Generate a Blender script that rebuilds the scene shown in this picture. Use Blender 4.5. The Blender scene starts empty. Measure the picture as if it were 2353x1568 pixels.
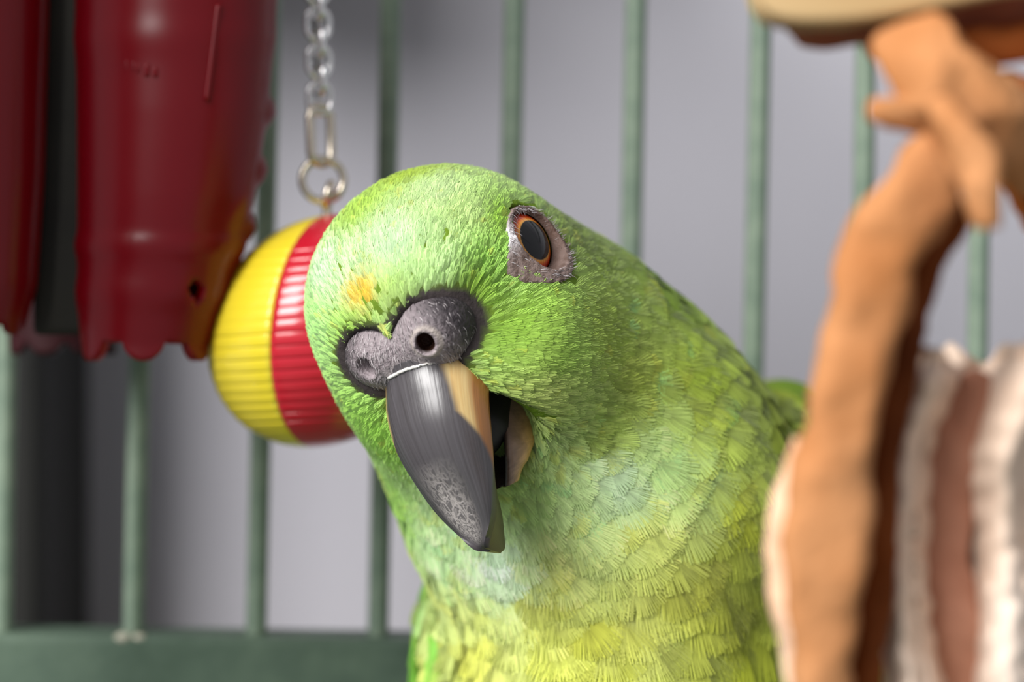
import bpy, bmesh, math, random
import numpy as np
from mathutils import Vector

rng = np.random.default_rng(7)
random.seed(7)
SC = bpy.context.scene
COL = SC.collection

# ------------------------------------------------------------------ camera, world, lights, exposure
HFOV = math.radians(28.0)
FPX = 1176.5 / math.tan(HFOV / 2)          # focal length in photo pixels
CAMZ = 1300.0                              # camera height, mm
FOCUS = 341.0                              # mm

cam_d = bpy.data.cameras.new('camera')
cam = bpy.data.objects.new('camera', cam_d)
COL.objects.link(cam)
cam.location = (0, 0, CAMZ / 1000)
cam.rotation_euler = (math.pi / 2, 0, 0)
cam_d.sensor_width = 36
cam_d.angle = HFOV
cam_d.clip_start = 0.01
cam_d.dof.use_dof = True
cam_d.dof.focus_distance = FOCUS / 1000
cam_d.dof.aperture_fstop = 8.4
SC.camera = cam

world = bpy.data.worlds.new('room_light')
SC.world = world
world.use_nodes = True
bg = world.node_tree.nodes['Background']
bg.inputs[0].default_value = (0.92, 0.95, 1.0, 1)
bg.inputs[1].default_value = 0.42

def area_light(name, loc, target, sx, sy, power, color):
    d = bpy.data.lights.new(name, 'AREA')
    d.shape = 'RECTANGLE'; d.size = sx; d.size_y = sy; d.energy = power; d.color = color
    o = bpy.data.objects.new(name, d); COL.objects.link(o)
    o.location = loc
    o.rotation_euler = (Vector(target) - Vector(loc)).to_track_quat('-Z', 'Y').to_euler()
    return o
# the window the bird looks towards: to the left of and above the camera
area_light('window_light', (-0.86, -0.56, 2.10), (0.0, 0.36, 1.29), 0.75, 0.95, 41.0, (1.0, 0.985, 0.96))

vs = SC.view_settings
vs.view_transform = 'Standard'
vs.look = 'None'
vs.gamma = 1.0
vs.use_curve_mapping = False
vs.exposure = 0.0

# ------------------------------------------------------------------ helpers
def W(px, py, D):
    """photo pixel + distance from the camera (mm) -> mm, x right, y away, z up"""
    px = np.asarray(px, float); py = np.asarray(py, float); D = np.asarray(D, float)
    px, py, D = np.broadcast_arrays(px, py, D)
    return np.stack([(px - 1176.5) * D / FPX, D, (784 - py) * D / FPX], -1)

def nrm(v):
    return v / np.maximum(np.linalg.norm(v, axis=-1, keepdims=True), 1e-9)

def srgb(r, g, b):
    f = lambda c: (c / 255 / 12.92) if c / 255 <= 0.04045 else ((c / 255 + 0.055) / 1.055) ** 2.4
    return (f(r), f(g), f(b))

def catmull(P, n):
    P = np.asarray(P, float)
    P = np.vstack([2 * P[0] - P[1], P, 2 * P[-1] - P[-2]])
    m = len(P) - 3
    t = np.linspace(0, m, n); i = np.minimum(t.astype(int), m - 1); u = (t - i)[:, None]
    a, b, c, d = P[i], P[i + 1], P[i + 2], P[i + 3]
    return 0.5 * (2 * b + (c - a) * u + (2 * a - 5 * b + 4 * c - d) * u ** 2 + (3 * b - a - 3 * c + d) * u ** 3)

def vnoise(p, scale, seed=0):
    """cheap smooth value noise, p (N,3) -> (N,) in -1..1"""
    q = p / scale
    r = np.random.default_rng(seed)
    out = np.zeros(len(q))
    for k in range(6):
        d = r.normal(size=3); d /= np.linalg.norm(d)
        out += np.sin(q @ d * (1.2 + 0.5 * k) * 2.2 + r.uniform(0, 6.28) + 1.5 * np.sin(q @ np.roll(d, 1) * 1.7 + r.uniform(0, 6.28)))
    return out / 3.2

def empty(name, loc_mm, label, cat, group=None):
    o = bpy.data.objects.new(name, None); COL.objects.link(o)
    o.empty_display_size = 0.01
    o.location = (loc_mm[0] / 1000, loc_mm[1] / 1000, (loc_mm[2] + CAMZ) / 1000)
    o['label'] = label; o['category'] = cat
    if group: o['group'] = group
    return o

def to_obj(name, me, c, parent):
    o = bpy.data.objects.new(name, me); COL.objects.link(o)
    loc = Vector((c[0] / 1000, c[1] / 1000, (c[2] + CAMZ) / 1000))
    if parent is not None:
        o.parent = parent
        p = parent; base = Vector((0, 0, 0))
        while p is not None:
            base += p.location; p = p.parent
        o.location = loc - base
    else:
        o.location = loc
    return o

def mesh(name, V, Fc, mat, parent=None, smooth=True, col=None, attrs=None, uv=None, kind=None, label=None):
    V = np.asarray(V, float)
    c = (V.min(0) + V.max(0)) / 2
    me = bpy.data.meshes.new(name)
    L = (V - c) / 1000
    if isinstance(Fc, np.ndarray):
        n, k = Fc.shape
        me.vertices.add(len(L)); me.vertices.foreach_set('co', L.astype(np.float32).ravel())
        me.loops.add(n * k); me.loops.foreach_set('vertex_index', Fc.astype(np.int32).ravel())
        me.polygons.add(n)
        me.polygons.foreach_set('loop_start', np.arange(0, n * k, k, dtype=np.int32))
        me.update(calc_edges=True)
    else:
        me.from_pydata([tuple(x) for x in L], [], [tuple(int(i) for i in f) for f in Fc])
    if smooth:
        me.polygons.foreach_set('use_smooth', np.ones(len(me.polygons), bool))
    if col is not None:
        a = me.color_attributes.new('Col', 'FLOAT_COLOR', 'POINT')
        cc = np.ones((len(V), 4), np.float32); cc[:, :3] = col
        a.data.foreach_set('color', cc.ravel())
    for k, v in (attrs or {}).items():
        a = me.attributes.new(k, 'FLOAT', 'POINT'); a.data.foreach_set('value', np.asarray(v, np.float32))
    if uv is not None:
        lay = me.uv_layers.new(name='UVMap')
        li = np.zeros(len(me.loops), np.int32); me.loops.foreach_get('vertex_index', li)
        lay.data.foreach_set('uv', np.asarray(uv, np.float32)[li].ravel())
    me.materials.append(mat)
    me.update()
    o = to_obj(name, me, c, parent)
    if kind: o['kind'] = kind
    if label: o['label'] = label
    return o

def grid_faces(nu, nv, close_v=False, off=0):
    """faces of a (nu rows x nv cols) vertex grid"""
    i = np.arange(nu - 1)[:, None]; j = np.arange(nv if close_v else nv - 1)[None, :]
    a = i * nv + j; b = i * nv + (j + 1) % nv
    return np.stack([a, b, b + nv, a + nv], -1).reshape(-1, 4) + off

def capped_tube(S):
    """S (n,k,3) closed sections -> V, F with end caps (fans)"""
    n, k, _ = S.shape
    V = S.reshape(-1, 3)
    F = [tuple(f) for f in grid_faces(n, k, True)]
    V = np.vstack([V, S[0].mean(0), S[-1].mean(0)])
    a, b = n * k, n * k + 1
    for j in range(k):
        F.append((a, (j + 1) % k, j)); F.append((b, (n - 1) * k + j, (n - 1) * k + (j + 1) % k))
    return V, F

def tube(path, rad, k=12):
    P = np.asarray(path, float); rad = np.broadcast_to(rad, (len(P),))
    T = nrm(np.gradient(P, axis=0))
    ref = np.array([0.13, 1, 0.07]) if abs(T[0][1]) < 0.8 else np.array([1.0, 0.1, 0])
    a = np.linspace(0, 2 * np.pi, k, endpoint=False)
    N = nrm(np.cross(T, ref)); B = np.cross(T, N)
    S = P[:, None] + rad[:, None, None] * (np.cos(a)[None, :, None] * N[:, None] + np.sin(a)[None, :, None] * B[:, None])
    return capped_tube(S)

def torus_path(path, r, k=12):
    """closed tube along a closed path"""
    P = np.asarray(path, float); n = len(P)
    T = nrm(np.roll(P, -1, 0) - np.roll(P, 1, 0))
    nn = nrm(np.cross(P[n // 4] - P[0], P[n // 2] - P[0]))
    N = nrm(np.cross(T, nn)); B = np.broadcast_to(nn, N.shape)
    a = np.linspace(0, 2 * np.pi, k, endpoint=False)
    S = P[:, None] + r * (np.cos(a)[None, :, None] * N[:, None] + np.sin(a)[None, :, None] * B[:, None])
    V = S.reshape(-1, 3); F = []
    for i in range(n):
        for j in range(k):
            F.append((i * k + j, i * k + (j + 1) % k, ((i + 1) % n) * k + (j + 1) % k, ((i + 1) % n) * k + j))
    return V, F

def rbox(x0, x1, y0, y1, z0, z1, r):
    """rounded box"""
    bm = bmesh.new(); bmesh.ops.create_cube(bm, size=1)
    for v in bm.verts:
        v.co = Vector(((x0 + x1) / 2 + v.co.x * (x1 - x0), (y0 + y1) / 2 + v.co.y * (y1 - y0), (z0 + z1) / 2 + v.co.z * (z1 - z0)))
    bmesh.ops.bevel(bm, geom=bm.edges[:], offset=r, segments=3, affect='EDGES', profile=0.6)
    bm.verts.index_update()
    V = np.array([v.co[:] for v in bm.verts]); F = [[v.index for v in f.verts] for f in bm.faces]
    bm.free(); return V, F

# ------------------------------------------------------------------ materials
def material(name):
    m = bpy.data.materials.new(name); m.use_nodes = True
    nt = m.node_tree; b = nt.nodes['Principled BSDF']
    return m, nt, b

def mat_noise(name, c1, c2, scale, rough=0.5, bump=0.0, bscale=None, spec=0.5, stretch=(1, 1, 1), detail=4, metallic=0, c3=None, coat=0, bdist=0.001, lo=.35, hi=.65):
    m, nt, b = material(name)
    tc = nt.nodes.new('ShaderNodeTexCoord'); mp = nt.nodes.new('ShaderNodeMapping')
    mp.inputs['Scale'].default_value = stretch
    nt.links.new(tc.outputs['Object'], mp.inputs['Vector'])
    nz = nt.nodes.new('ShaderNodeTexNoise'); nz.inputs['Scale'].default_value = scale; nz.inputs['Detail'].default_value = detail
    nt.links.new(mp.outputs[0], nz.inputs['Vector'])
    cr = nt.nodes.new('ShaderNodeValToRGB')
    cr.color_ramp.elements[0].position = lo; cr.color_ramp.elements[0].color = (*c1, 1)
    cr.color_ramp.elements[1].position = hi; cr.color_ramp.elements[1].color = (*c2, 1)
    if c3 is not None:
        e = cr.color_ramp.elements.new(0.5); e.color = (*c3, 1)
    nt.links.new(nz.outputs['Fac'], cr.inputs['Fac'])
    nt.links.new(cr.outputs['Color'], b.inputs['Base Color'])
    b.inputs['Roughness'].default_value = rough
    b.inputs['Specular IOR Level'].default_value = spec
    b.inputs['Metallic'].default_value = metallic
    b.inputs['Coat Weight'].default_value = coat
    if bump > 0:
        n2 = nt.nodes.new('ShaderNodeTexNoise'); n2.inputs['Scale'].default_value = bscale or scale; n2.inputs['Detail'].default_value = 5
        nt.links.new(mp.outputs[0], n2.inputs['Vector'])
        bp = nt.nodes.new('ShaderNodeBump'); bp.inputs['Strength'].default_value = bump; bp.inputs['Distance'].default_value = bdist
        nt.links.new(n2.outputs['Fac'], bp.inputs['Height']); nt.links.new(bp.outputs[0], b.inputs['Normal'])
    return m

def mat_attr(name, rough=0.5, spec=0.3, translucent=0.0, bump=0, bscale=800, coat=0, sheen=0):
    m, nt, b = material(name)
    at = nt.nodes.new('ShaderNodeAttribute'); at.attribute_name = 'Col'
    nt.links.new(at.outputs['Color'], b.inputs['Base Color'])
    b.inputs['Roughness'].default_value = rough
    b.inputs['Specular IOR Level'].default_value = spec
    b.inputs['Coat Weight'].default_value = coat
    b.inputs['Sheen Weight'].default_value = sheen
    if bump:
        tc = nt.nodes.new('ShaderNodeTexCoord')
        n2 = nt.nodes.new('ShaderNodeTexNoise'); n2.inputs['Scale'].default_value = bscale; n2.inputs['Detail'].default_value = 5
        nt.links.new(tc.outputs['Object'], n2.inputs['Vector'])
        bp = nt.nodes.new('ShaderNodeBump'); bp.inputs['Strength'].default_value = bump; bp.inputs['Distance'].default_value = 0.0006
        nt.links.new(n2.outputs['Fac'], bp.inputs['Height']); nt.links.new(bp.outputs[0], b.inputs['Normal'])
    if translucent > 0:
        tr = nt.nodes.new('ShaderNodeBsdfTranslucent'); nt.links.new(at.outputs['Color'], tr.inputs['Color'])
        mx = nt.nodes.new('ShaderNodeMixShader'); mx.inputs[0].default_value = translucent
        out = nt.nodes['Material Output']
        nt.links.new(b.outputs[0], mx.inputs[1]); nt.links.new(tr.outputs[0], mx.inputs[2]); nt.links.new(mx.outputs[0], out.inputs['Surface'])
    return m

M_wall = mat_noise('wall_paint', srgb(190, 188, 197), srgb(196, 194, 202), 6, rough=0.9, spec=0.1, bump=0.1, bscale=300)
M_bar = mat_noise('green_enamel', srgb(112, 130, 114), srgb(130, 146, 128), 160, rough=0.45, bump=0.25, bscale=500, spec=0.4, bdist=0.0005)
M_rail = mat_noise('green_enamel_rail', srgb(70, 88, 74), srgb(90, 108, 92), 60, rough=0.5, bump=0.35, bscale=350, spec=0.35, bdist=0.0006, c3=srgb(80, 98, 84))
M_weld = mat_noise('weld_spatter', srgb(150, 150, 130), srgb(180, 175, 160), 300, rough=0.6)
M_steel = mat_noise('chain_steel', (0.78, 0.77, 0.78), (0.86, 0.85, 0.85), 200, rough=0.2, metallic=1.0)
M_nickel = mat_noise('warm_nickel', (0.66, 0.58, 0.48), (0.74, 0.66, 0.56), 200, rough=0.26, metallic=1.0)
M_yel = mat_noise('yellow_plastic', srgb(242, 216, 40), srgb(246, 222, 58), 30, rough=0.35, spec=0.5, coat=.5)
M_redp = mat_noise('red_plastic', srgb(196, 18, 42), srgb(208, 24, 46), 30, rough=0.3, spec=0.5, coat=.7)
M_dark = mat_noise('charcoal_plastic', srgb(38, 36, 32), srgb(46, 44, 38), 60, rough=0.6, spec=0.2)

# ------------------------------------------------------------------ setting: wall
V, F = rbox(-1500, 1500, 640, 700, -CAMZ, 1200, 4)
wall = mesh('wall_back', V, F, M_wall, smooth=False, kind='structure', label='plain pale lavender grey wall behind the cage')
wall['category'] = 'wall'
V, F = rbox(-1500, 1500, -1500, 700, -CAMZ - 40, -CAMZ, 2)
fl_ = mesh('floor', V, F, mat_noise('floor_boards', srgb(150, 120, 90), srgb(170, 140, 108), 5, rough=.6, stretch=(.2, 2, 1)), smooth=False, kind='structure', label='brown floor of the room')
fl_['category'] = 'floor'

# ------------------------------------------------------------------ cage
cage = empty('bird_cage', (0, 440, -300), 'green enamelled wire bird cage with vertical bars and a flat bottom rail', 'cage')
BARD = 452
bars = [(30, 3), (340, 306), (622, 588), (898, 868), (1183, 1152), (1462, 1432), (1750, 1716), (1991, 1972), (2258, 2236), (2530, 2508), (-260, -290)]
for k, (xt, xb) in enumerate(bars):
    a = W(xt, 0, BARD); b = W(xb, 1480, BARD)
    d = (b - a) / (a[2] - b[2])
    top = a - d * (130 - a[2]); bot = a + d * (a[2] + 80)
    n = 40
    P = top[None] + (bot - top)[None] * np.linspace(0, 1, n)[:, None]
    V, F = tube(P, 2.35, 14)
    mesh('bar', V, F, M_bar, cage)
V, F = rbox(-330, 330, 446, 462, -300, W(0, 1474, 446)[2], 1.5)
th = math.radians(0.75)
V = V.copy(); V[:, 2] -= (V[:, 0] - 0) * math.tan(th) * 1.0
mesh('bottom_rail', V, F, M_rail, cage, smooth=False)
V, F = rbox(-330, 330, 446, 460, 128, 140, 1.5)
mesh('top_rail', V, F, M_rail, cage, smooth=False)
V, F = rbox(-330, 330, -60, 462, -306, -300, 1.5)
mesh('floor_tray', V, F, M_rail, cage, smooth=False)
for yy in (255, 403):
    V, F = tube([[x, yy, 132] for x in np.linspace(-330, 330, 30)], 2.4, 12)
    mesh('roof_bar', V, F, M_bar, cage)
V, F = rbox(-146, -142, 300, 352, -300, 300, 1.2)  # unseen panel, added to keep light off the red cups
mesh('shade_panel', V, F, M_rail, cage, smooth=False, label='green metal panel added out of view to shade the cups')
wz = W(304, 1466, 447)
Vs = []
for dx, dy, r in ((-2.0, 0, 2.0), (1.5, 0, 1.6)):
    u, v = np.mgrid[0:np.pi:9j, 0:2 * np.pi:13j]
    Vs.append((wz + np.array([dx, 0, dy]) + r * np.stack([np.sin(u) * np.cos(v), 0.7 * np.sin(u) * np.sin(v), 0.6 * np.cos(u)], -1).reshape(-1, 3)))
for Vw in Vs:
    mesh('weld_bead', Vw, grid_faces(9, 13), M_weld, cage)

# dark slab added behind the cage to darken the wall at the left
cab = empty('shade_cabinet', (-400, 600, -CAMZ), 'tall charcoal slab added to darken the wall behind the red cups', 'shade_cabinet')
M_cab = mat_noise('shade_charcoal', srgb(36, 36, 35), srgb(42, 42, 40), 8, rough=.6, spec=.2)
V, F = rbox(-640, -131, 572, 640, -CAMZ, 500, 6)
mesh('carcass', V, F, M_cab, cab, smooth=False)
V, F = rbox(-600, -380, 568, 574, -1200, 440, 2)
mesh('door', V, F, M_cab, cab, smooth=False)
V, F = rbox(-376, -160, 568, 574, -1200, 440, 2)
mesh('door', V, F, M_cab, cab, smooth=False)
M_cupshade = mat_noise('shaded_red_plastic', srgb(46, 8, 14), srgb(56, 10, 16), 40, rough=.4, spec=.3)  # darker copy of the cup red, shade put into the colour

# ------------------------------------------------------------------ parrot: head frame (f forward, s bird's left, u up), mm
S_ = nrm(np.array([.80, -.50, .33]))
F_ = np.array([-.388, -.852, -.35]); F_ = nrm(F_ - S_ * (F_ @ S_))
U_ = np.cross(F_, S_); U_ = U_ if U_[2] > 0 else -U_
RH = np.stack([F_, S_, U_])
HC = W(1020, 700, 355)
SAG = 1.2                                   # beak plane sits slightly towards the bird's left of HC
def loc2w(q): return HC + np.asarray(q, float) @ RH
def w2loc(p): return (p - HC) @ RH.T
def on_s(px, py, s):
    """ray through a photo pixel meets the plane at s mm to the bird's left of the beak plane"""
    d = W(px, py, 1.0)
    t = ((HC @ S_) + SAG + s) / (d @ S_)
    return d * t

def ell(p, c, R, r):
    q = (p - c) @ np.asarray(R).T
    r = np.asarray(r, float)
    k0 = np.linalg.norm(q / r, axis=-1); k1 = np.linalg.norm(q / (r * r), axis=-1)
    return k0 * (k0 - 1) / np.maximum(k1, 1e-6)
def sph(p, c, r): return np.linalg.norm(p - c, axis=-1) - r
def smin(a, b, k):
    h = np.maximum(k - np.abs(a - b), 0) / k
    return np.minimum(a, b) - h * h * k * 0.25
def smax(a, b, k): return -smin(-a, -b, k)
I3 = np.eye(3)

EYE_P = on_s(1230, 551, 20.3)
EYE_N = nrm(np.array([.72, -.60, .33]))
NARIS = on_s(978, 789, 5.4)
C_S1, C_S2, C_S3 = W(1180, 858, 376), W(1302, 1011, 386), W(1400, 1171, 390)
C_CH, C_BK, C_WG = W(1408, 1640, 396), W(1795, 1425, 430), W(1024, 1640, 412)
SKULL = loc2w((-2.6, -1.2, 0.2))

def caps(p, a, b, r):
    ab = b - a; t = np.clip(((p - a) @ ab) / (ab @ ab), 0, 1)
    return np.linalg.norm(p - a - t[..., None] * ab, axis=-1) - r
def mirror(p):
    q = w2loc(p); q = np.array(q); q[..., 1] = 2 * SAG - q[..., 1]; return loc2w(q)
NN = nrm(F_ * .74 + S_ * .52 + U_ * .36)
NN2 = nrm(F_ * .74 - S_ * .52 + U_ * .36)
LOBE = loc2w((16.4, SAG + 5.6, -0.8))
LOBE2 = mirror(LOBE)
JAWC = loc2w((13.5, SAG + 1.5, -21))

def sd_head(p):
    d = ell(p, SKULL, RH, (24.6, 24.0, 23.4))
    d = smin(d, ell(p, loc2w((1, 12.5, -12)), RH, (15, 11.5, 14)), 8)
    d = smin(d, ell(p, loc2w((1, -11.5, -12)), RH, (14, 10, 13)), 8)
    # hollow the beak grows out of
    d = smax(d, -ell(p, loc2w((26, SAG, -13)), RH, (10.5, 9.5, 12)), 4)
    # slight dip of the lores between eye and beak
    d = smax(d, -sph(p, loc2w((17.5, 22.5, -1)), 8.0), 7)
    return d
def sd_trunk(p):
    d = sph(p, C_S1, 29.2)
    d = smin(d, sph(p, C_S2, 33.4), 8)
    d = smin(d, sph(p, C_S3, 36.4), 8)
    b = ell(p, C_CH, I3, (32.5, 42, 62))
    d = smin(d, b, 5)
    d = smin(d, ell(p, C_WG, I3, (6.6, 26, 34)), 1.5)
    d = smin(d, ell(p, C_BK, I3, (23, 52, 50.5)), 6)
    d = smin(d, ell(p, W(1620, 1430, 425), I3, (25, 52, 44)), 6)
    return d
def sd_raw(p):
    return smin(sd_head(p), sd_trunk(p), 10)
def sd_body(p):
    d = sd_raw(p)
    # room for the cere lobes and the lower beak
    d = smax(d, -np.minimum(caps(p, LOBE - S_ * .4, LOBE - S_ * .4 + F_ * 12, 5.1), caps(p, LOBE2 + S_ * .4, LOBE2 + S_ * .4 + F_ * 12, 5.1)), 1.6)
    return smax(d, -ell(p, JAWC, RH, (9.5, 9.5, 10.5)), 3)
def sd_bodyeye(p):
    return smax(sd_body(p), -np.minimum(sph(p, EYE_P - EYE_N * 7.4, 8.5), caps(p, EYE_P - EYE_N * 4, EYE_P + EYE_N * 8, 6.1)), 0.5)
def sd_grad(fn, p, h=0.15):
    g = np.stack([fn(p + np.eye(3)[i] * h) - fn(p - np.eye(3)[i] * h) for i in range(3)], -1)
    return nrm(g)

def surface_nets(fn, lo, hi, h):
    lo = np.array(lo, float); n = np.ceil((np.array(hi) - lo) / h).astype(int) + 1
    xs = [lo[i] + h * np.arange(n[i]) for i in range(3)]
    f = np.empty(n, np.float32)
    for i in range(n[0]):
        Y, Z = np.meshgrid(xs[1], xs[2], indexing='ij')
        P = np.stack([np.full(Y.shape, xs[0][i]), Y, Z], -1)
        f[i] = fn(P.reshape(-1, 3)).reshape(Y.shape)
    ins = f < 0
    m = n - 1
    acc = np.zeros((*m, 3), np.float32); cnt = np.zeros(m, np.float32)
    corners = [(a, b, c) for a in (0, 1) for b in (0, 1) for c in (0, 1)]
    sl = lambda A, o: A[o[0]:o[0] + m[0], o[1]:o[1] + m[1], o[2]:o[2] + m[2]]
    for o in corners:
        for ax in range(3):
            if o[ax]: continue
            q = list(o); q[ax] = 1
            a, b = sl(f, o), sl(f, q)
            x = (sl(ins, o) != sl(ins, q))
            t = np.where(x, a / np.where(x, a - b, 1), 0)
            pos = np.stack([np.full(m, o[k], np.float32) for k in range(3)], -1)
            pos[..., ax] += t
            acc += pos * x[..., None]; cnt += x
    has = cnt > 0
    idx = -np.ones(m, np.int64); ii = np.argwhere(has); idx[has] = np.arange(len(ii))
    V = lo + h * (ii + acc[has] / cnt[has][:, None])
    Fs = []
    for ax in range(3):
        A = ins; sh = [slice(None)] * 3; s1 = list(sh); s2 = list(sh)
        s1[ax] = slice(0, -1); s2[ax] = slice(1, None)
        x = A[tuple(s1)] != A[tuple(s2)]
        e = np.argwhere(x)
        b, c = (ax + 1) % 3, (ax + 2) % 3
        ok = (e[:, b] > 0) & (e[:, c] > 0) & (e[:, b] < n[b] - 1) & (e[:, c] < n[c] - 1)
        e = e[ok]; inside = A[tuple(e.T)]
        def cell(db, dc):
            q = e.copy(); q[:, b] += db; q[:, c] += dc; return idx[tuple(q.T)]
        q = np.stack([cell(-1, -1), cell(0, -1), cell(0, 0), cell(-1, 0)], -1)
        q[~inside] = q[~inside][:, ::-1]
        Fs.append(q)
    Fq = np.vstack(Fs)
    Fq = Fq[(Fq >= 0).all(1)]
    for _ in range(3):
        V = V - sd_grad(fn, V) * fn(V)[:, None] * 0.9
    return V, Fq

# ---------------- cere (bare fleshy base of the beak) as its own surface
CER_C = on_s(942, 822, 0) - F_ * 6.3
def sd_cere_full(p):
    d = smin(ell(p, LOBE, RH, (6.8, 6.7, 6.3)), ell(p, LOBE2, RH, (6.8, 6.7, 6.3)), 4.0)
    d = smin(d, ell(p, CER_C + U_ * 0.5, RH, (7.4, 9.6, 5.2)), 4)
    g = on_s(1105, 790, 8.6) - F_ * 3.5
    d = smin(d, sph(p, g, 3.2), 4); d = smin(d, sph(p, mirror(g), 3.2), 4)
    return d
_d = nrm(W(978, 789, 1.0)); _t = 310.0
for _ in range(60): _t += float(sd_cere_full((_d * _t)[None])[0]) * .9
NARIS = _d * _t
NN = nrm(sd_grad(sd_cere_full, NARIS[None])[0] * .8 + S_ * .25 - nrm(NARIS) * .2)
NAX = nrm(S_ - NN * (S_ @ NN)); NAY = np.cross(NN, NAX)
RN = np.stack([NAX, NAY, NN])
def sd_cere(p):
    d = sd_cere_full(p)
    q = (p - NARIS) @ RN.T
    ring = np.sqrt((np.hypot(q[..., 0] / 1.0, q[..., 1] / 1.15) - 1.75) ** 2 + (q[..., 2] + 0.12) ** 2) - 0.30
    d = smin(d, ring, 1.2)
    d = smax(d, -ell(p, NARIS - NN * 0.6, RN, (1.5, 1.75, 3.2)), 0.5)
    q2 = mirror(p); qq = (q2 - NARIS) @ RN.T
    d = smax(d, -ell(q2, NARIS - NN * 0.6, RN, (1.5, 1.75, 3.2)), 0.5)
    return d

parrot = empty('parrot', (20, 395, -190), 'green parrot with orange-red eye and grey hooked beak, head cocked towards the viewer', 'parrot')

# ---------------- body
V, Fq = surface_nets(sd_bodyeye, (-45, 300, -150), (75, 490, 42), 1.3)
M_skin = mat_attr('under_down', rough=0.8, spec=0.1, bump=0.5, bscale=900)
down = np.array(srgb(104, 132, 40))
mesh('body', V, Fq, M_skin, parrot, col=(down + (np.array(srgb(62, 56, 56)) - down) * np.clip((2.4 - sd_cere_full(V)) / 1.2, 0, 1)[:, None]) * (1 + 0.15 * vnoise(V, 6, 3))[:, None])
BV, BF = V, Fq

# ---------------- upper beak
Rp = [(922, 834), (932, 860), (943, 910), (962, 985), (996, 1068), (1043, 1150), (1080, 1212), (1105, 1250), (1124, 1264)]
Tp = [(1118, 792), (1136, 828), (1124, 900), (1129, 985), (1134, 1050), (1132, 1120), (1130, 1180), (1112, 1252), (1128, 1265)]
Wd = [9.2, 9.5, 9.5, 8.9, 7.7, 6.1, 4.2, 1.2, .5]
Ip = [(1010, 900), (1020, 930), (1040, 990), (1065, 1040), (1090, 1100), (1122, 1150), (1147, 1200), (1160, 1256), (1150, 1272)]
Rw = np.array([w2loc(on_s(*p, 0)) for p in Rp])
Tw = np.array([w2loc(on_s(*p, w)) for p, w in zip(Tp, Wd)])
Iw = np.array([w2loc(on_s(*p, 0)) for p in Ip])
NV, NA = 110, 61
R2, T2, I2 = catmull(Rw, NV), catmull(Tw, NV), catmull(Iw, NV)
# round the last few stations off to a blunt tip
rows = []; UVs = []
al = np.linspace(-1, 1, NA)
for i in range(NV):
    w = T2[i, 1] - SAG
    q = np.zeros((NA, 3))
    sn = np.sin(np.abs(al) * np.pi / 2); cs = 1 - np.cos(np.abs(al) * np.pi / 2)
    cs = cs ** 1.08
    q[:, 1] = SAG + np.sign(al) * w * sn ** 0.92
    q[:, 0] = R2[i, 0] + (T2[i, 0] - R2[i, 0]) * cs
    q[:, 2] = R2[i, 2] + (T2[i, 2] - R2[i, 2]) * cs
    nb = 17
    bl = np.linspace(1, -1, nb + 2)[1:-1]
    qi = np.zeros((nb, 3)); c2 = np.cos(np.abs(bl) * np.pi / 2) ** 0.8
    qi[:, 1] = SAG + w * bl
    qi[:, 0] = T2[i, 0] + (I2[i, 0] - T2[i, 0]) * c2
    qi[:, 2] = T2[i, 2] + (I2[i, 2] - T2[i, 2]) * c2
    rows.append(np.vstack([q, qi])); v = i / (NV - 1)
    UVs.append(np.vstack([np.c_[al, np.full(NA, v)], np.c_[np.full(nb, 2.0), np.full(nb, v)]]))
S = np.array([loc2w(r) for r in rows]); K = S.shape[1]
# blunt the end
Vb, Fb = capped_tube(S)
uvb = np.vstack([np.vstack(UVs), [[0, 0], [0, 1]]])
a_, v_ = np.abs(uvb[:, 0]), uvb[:, 1]
inner = uvb[:, 0] > 1.5
nz = vnoise(Vb, 2.2, 5)
edge = 0.47 + 0.05 * nz + 0.0 * v_
# horn coloured panel: sides of the upper half, running to a point along the cutting edge
hb = np.interp(v_, [0, .12, .22, .34, .42, .5, .58], [.32, .36, .42, .48, .74, .88, 1.02])
horn = np.clip((a_ - hb) / 0.09, 0, 1) * (v_ < .62)
horn[inner] = 0
sc = np.clip(1 - np.abs(v_ - .70) / .22, 0, 1) * np.clip(1 - np.abs(uvb[:, 0] - (-0.06 + (v_ - .69) * 0.1)) / .42, 0, 1); sc[inner] = 0
M_beak, nt, b = material('beak_horn')
def N(t): return nt.nodes.new(t)
ah = N('ShaderNodeAttribute'); ah.attribute_name = 'horn'
asn = N('ShaderNodeAttribute'); asn.attribute_name = 'scratch'
ain = N('ShaderNodeAttribute'); ain.attribute_name = 'inner'
uvn = N('ShaderNodeUVMap'); uvn.uv_map = 'UVMap'
mp = N('ShaderNodeMapping'); mp.inputs['Scale'].default_value = (26, 2.2, 1); nt.links.new(uvn.outputs[0], mp.inputs['Vector'])
nz1 = N('ShaderNodeTexNoise'); nz1.inputs['Scale'].default_value = 1.0; nz1.inputs['Detail'].default_value = 6; nt.links.new(mp.outputs[0], nz1.inputs['Vector'])
cr = N('ShaderNodeValToRGB')
cr.color_ramp.elements[0].position = .25; cr.color_ramp.elements[0].color = (*srgb(60, 55, 57), 1)
cr.color_ramp.elements[1].position = .8; cr.color_ramp.elements[1].color = (*srgb(88, 84, 88), 1)
nt.links.new(nz1.outputs['Fac'], cr.inputs['Fac'])
crh = N('ShaderNodeValToRGB')
crh.color_ramp.elements[0].position = .3; crh.color_ramp.elements[0].color = (*srgb(196, 158, 98), 1)
crh.color_ramp.elements[1].position = .75; crh.color_ramp.elements[1].color = (*srgb(218, 196, 140), 1)
nt.links.new(nz1.outputs['Fac'], crh.inputs['Fac'])
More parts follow.
